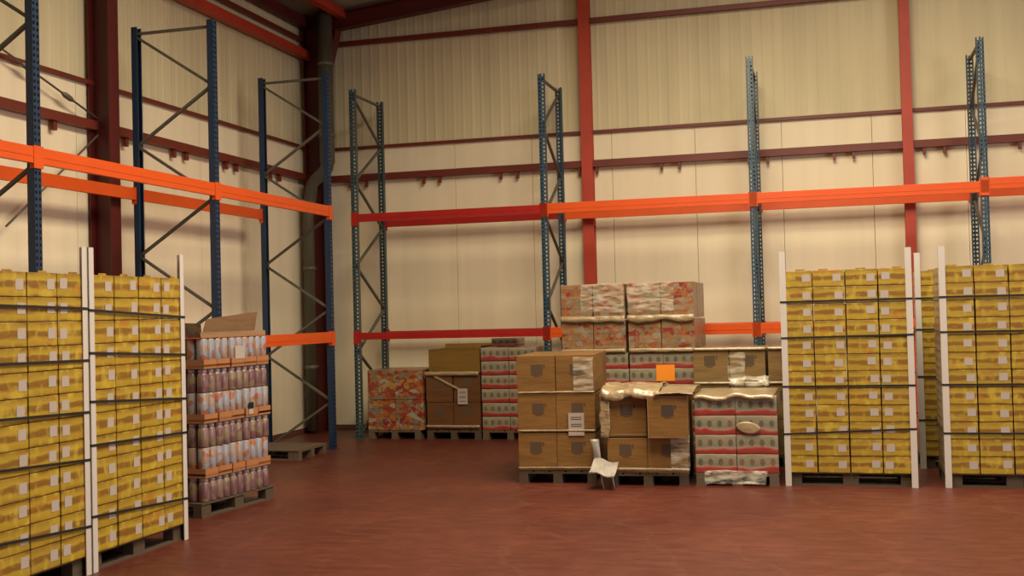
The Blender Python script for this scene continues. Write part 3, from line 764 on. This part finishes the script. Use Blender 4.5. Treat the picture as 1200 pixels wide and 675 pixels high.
# collapsed cardboard tray on top
ct = empty('cardboard_tray', F.at(.515, .40, .129+3*PH+.004), A); tag(ct, 'collapsed brown cardboard tray on top of the left shrink packs', 'cardboard tray')
mb = MB(); mb.box(-.50, -.34, 0, .50, .40, .006); put('tray_floor', mb.mesh('tf', 'flap_board'), ct)
mb = MB(); mb.box(-.50, 0, 0, .50, .006, .05, bevel=.001); put('front_panel', mb.mesh('fp', 'flap_board'), ct, (0,-.36,.0), (R(-6),0,0))
mb = MB(); v = [mb.bm.verts.new(p) for p in ((-.36,0,0),(.49,0,0),(.47,0,.235),(.30,0,.225),(-.34,0,.17))]; mb.bm.faces.new(v)
r = put('raised_flap', mb.mesh('rf', 'flap_board'), ct, (0,-.25,.0), (R(14),0,R(2))); q = r.modifiers.new('t', 'SOLIDIFY'); q.thickness = .006
mb = MB(); v = [mb.bm.verts.new(p) for p in ((-.40,0,0),(.38,0,0),(.38,0,.13),(-.36,0,.16))]; mb.bm.faces.new(v)
r = put('side_flap', mb.mesh('sf', 'jar_purple'), ct, (-.47,.03,0), (R(8),0,R(-90))); q = r.modifiers.new('t', 'SOLIDIFY'); q.thickness = .006
pm = MB(); pm.box(-.075, -.001, -.06, .075, 0, .06); o = put('paper_label', pm.mesh('pl', 'paper'), None, F.at(.56, .017, 1.44), (0,0,A)); tag(o, 'white square paper label near the top of the left shrink packs', 'paper label')
# small sticker: black top, white foot
mb = MB(); mb.box(-.04, -.001, 0, .04, 0, .06); o = put('sticker', mb.mesh('st', 'strap'), None, F.at(.72, .016, .90), (0,0,A)); tag(o, 'small black and white sticker on the left shrink packs', 'sticker')
mb = MB(); mb.box(-.035, -.001, -.05, .035, 0, 0); put('white_foot', mb.mesh('sw', 'paper'), o)

# dark empty pallet on the floor under the left rack
pallet(-6.89, 13.05, 0, 'dark empty pallet on the floor beneath the left rack', 'dark_wood', group=None)

# ------------------------------------------------------------------ light
def area(name, loc, rot, sx, sy, power, col):
    l = bpy.data.lights.new(name, 'AREA'); l.shape = 'RECTANGLE'; l.size = sx; l.size_y = sy; l.energy = power; l.color = col
    o = bpy.data.objects.new(name, l); COL.objects.link(o); o.location = loc; o.rotation_euler = rot; return o
for n, (x0, x1, y0, y1) in enumerate(SKY):
    area('skylight', ((x0+x1)/2, (y0+y1)/2, roof_z((x0+x1)/2)+.05), (0, -math.atan(.10), 0), x1-x0, y1-y0, (1150, 420)[n], (1.0,.90,.66))
area('side_fill', (12.8, 3.5, 2.6), (R(90), 0, R(90)), 6.0, 4.6, 560, (.92,.90,1.0))  # cool lamp added before the doorless right wall to brighten the left loads
area('front_fill', (3.0, -8.6, 4.0), (R(90), 0, 0), 8.0, 1.5, 45, (.95,.92,.95))  # weak fill lamp added behind the camera; no window is built there
w = bpy.data.worlds.new('world'); S.world = w; w.use_nodes = True
w.node_tree.nodes['Background'].inputs[0].default_value = (.8,.85,1,1); w.node_tree.nodes['Background'].inputs[1].default_value = .6

# ------------------------------------------------------------------ camera
f_px, yaw, pitch, roll, h = 1323.96, .2719, .0233, .0248, 1.7276
Rv = Vector((math.cos(yaw), math.sin(yaw), 0)); Fv = Vector((-math.sin(yaw)*math.cos(pitch), math.cos(yaw)*math.cos(pitch), math.sin(pitch))); Uv = Rv.cross(Fv)
cx_, cy_ = Rv*math.cos(roll) - Uv*math.sin(roll), Rv*math.sin(roll) + Uv*math.cos(roll)
cd = bpy.data.cameras.new('camera'); cam = bpy.data.objects.new('camera', cd); COL.objects.link(cam)
cd.sensor_width = 36; cd.lens = f_px/1200*36; cd.clip_end = 100
m = Matrix((cx_, cy_, -Fv)).transposed().to_4x4(); m.translation = (0, 0, h); cam.matrix_world = m
S.camera = cam
S.view_settings.view_transform = 'Standard'; S.view_settings.look = 'None'; S.view_settings.gamma = 1; S.view_settings.use_curve_mapping = False
S.view_settings.exposure = 0.22
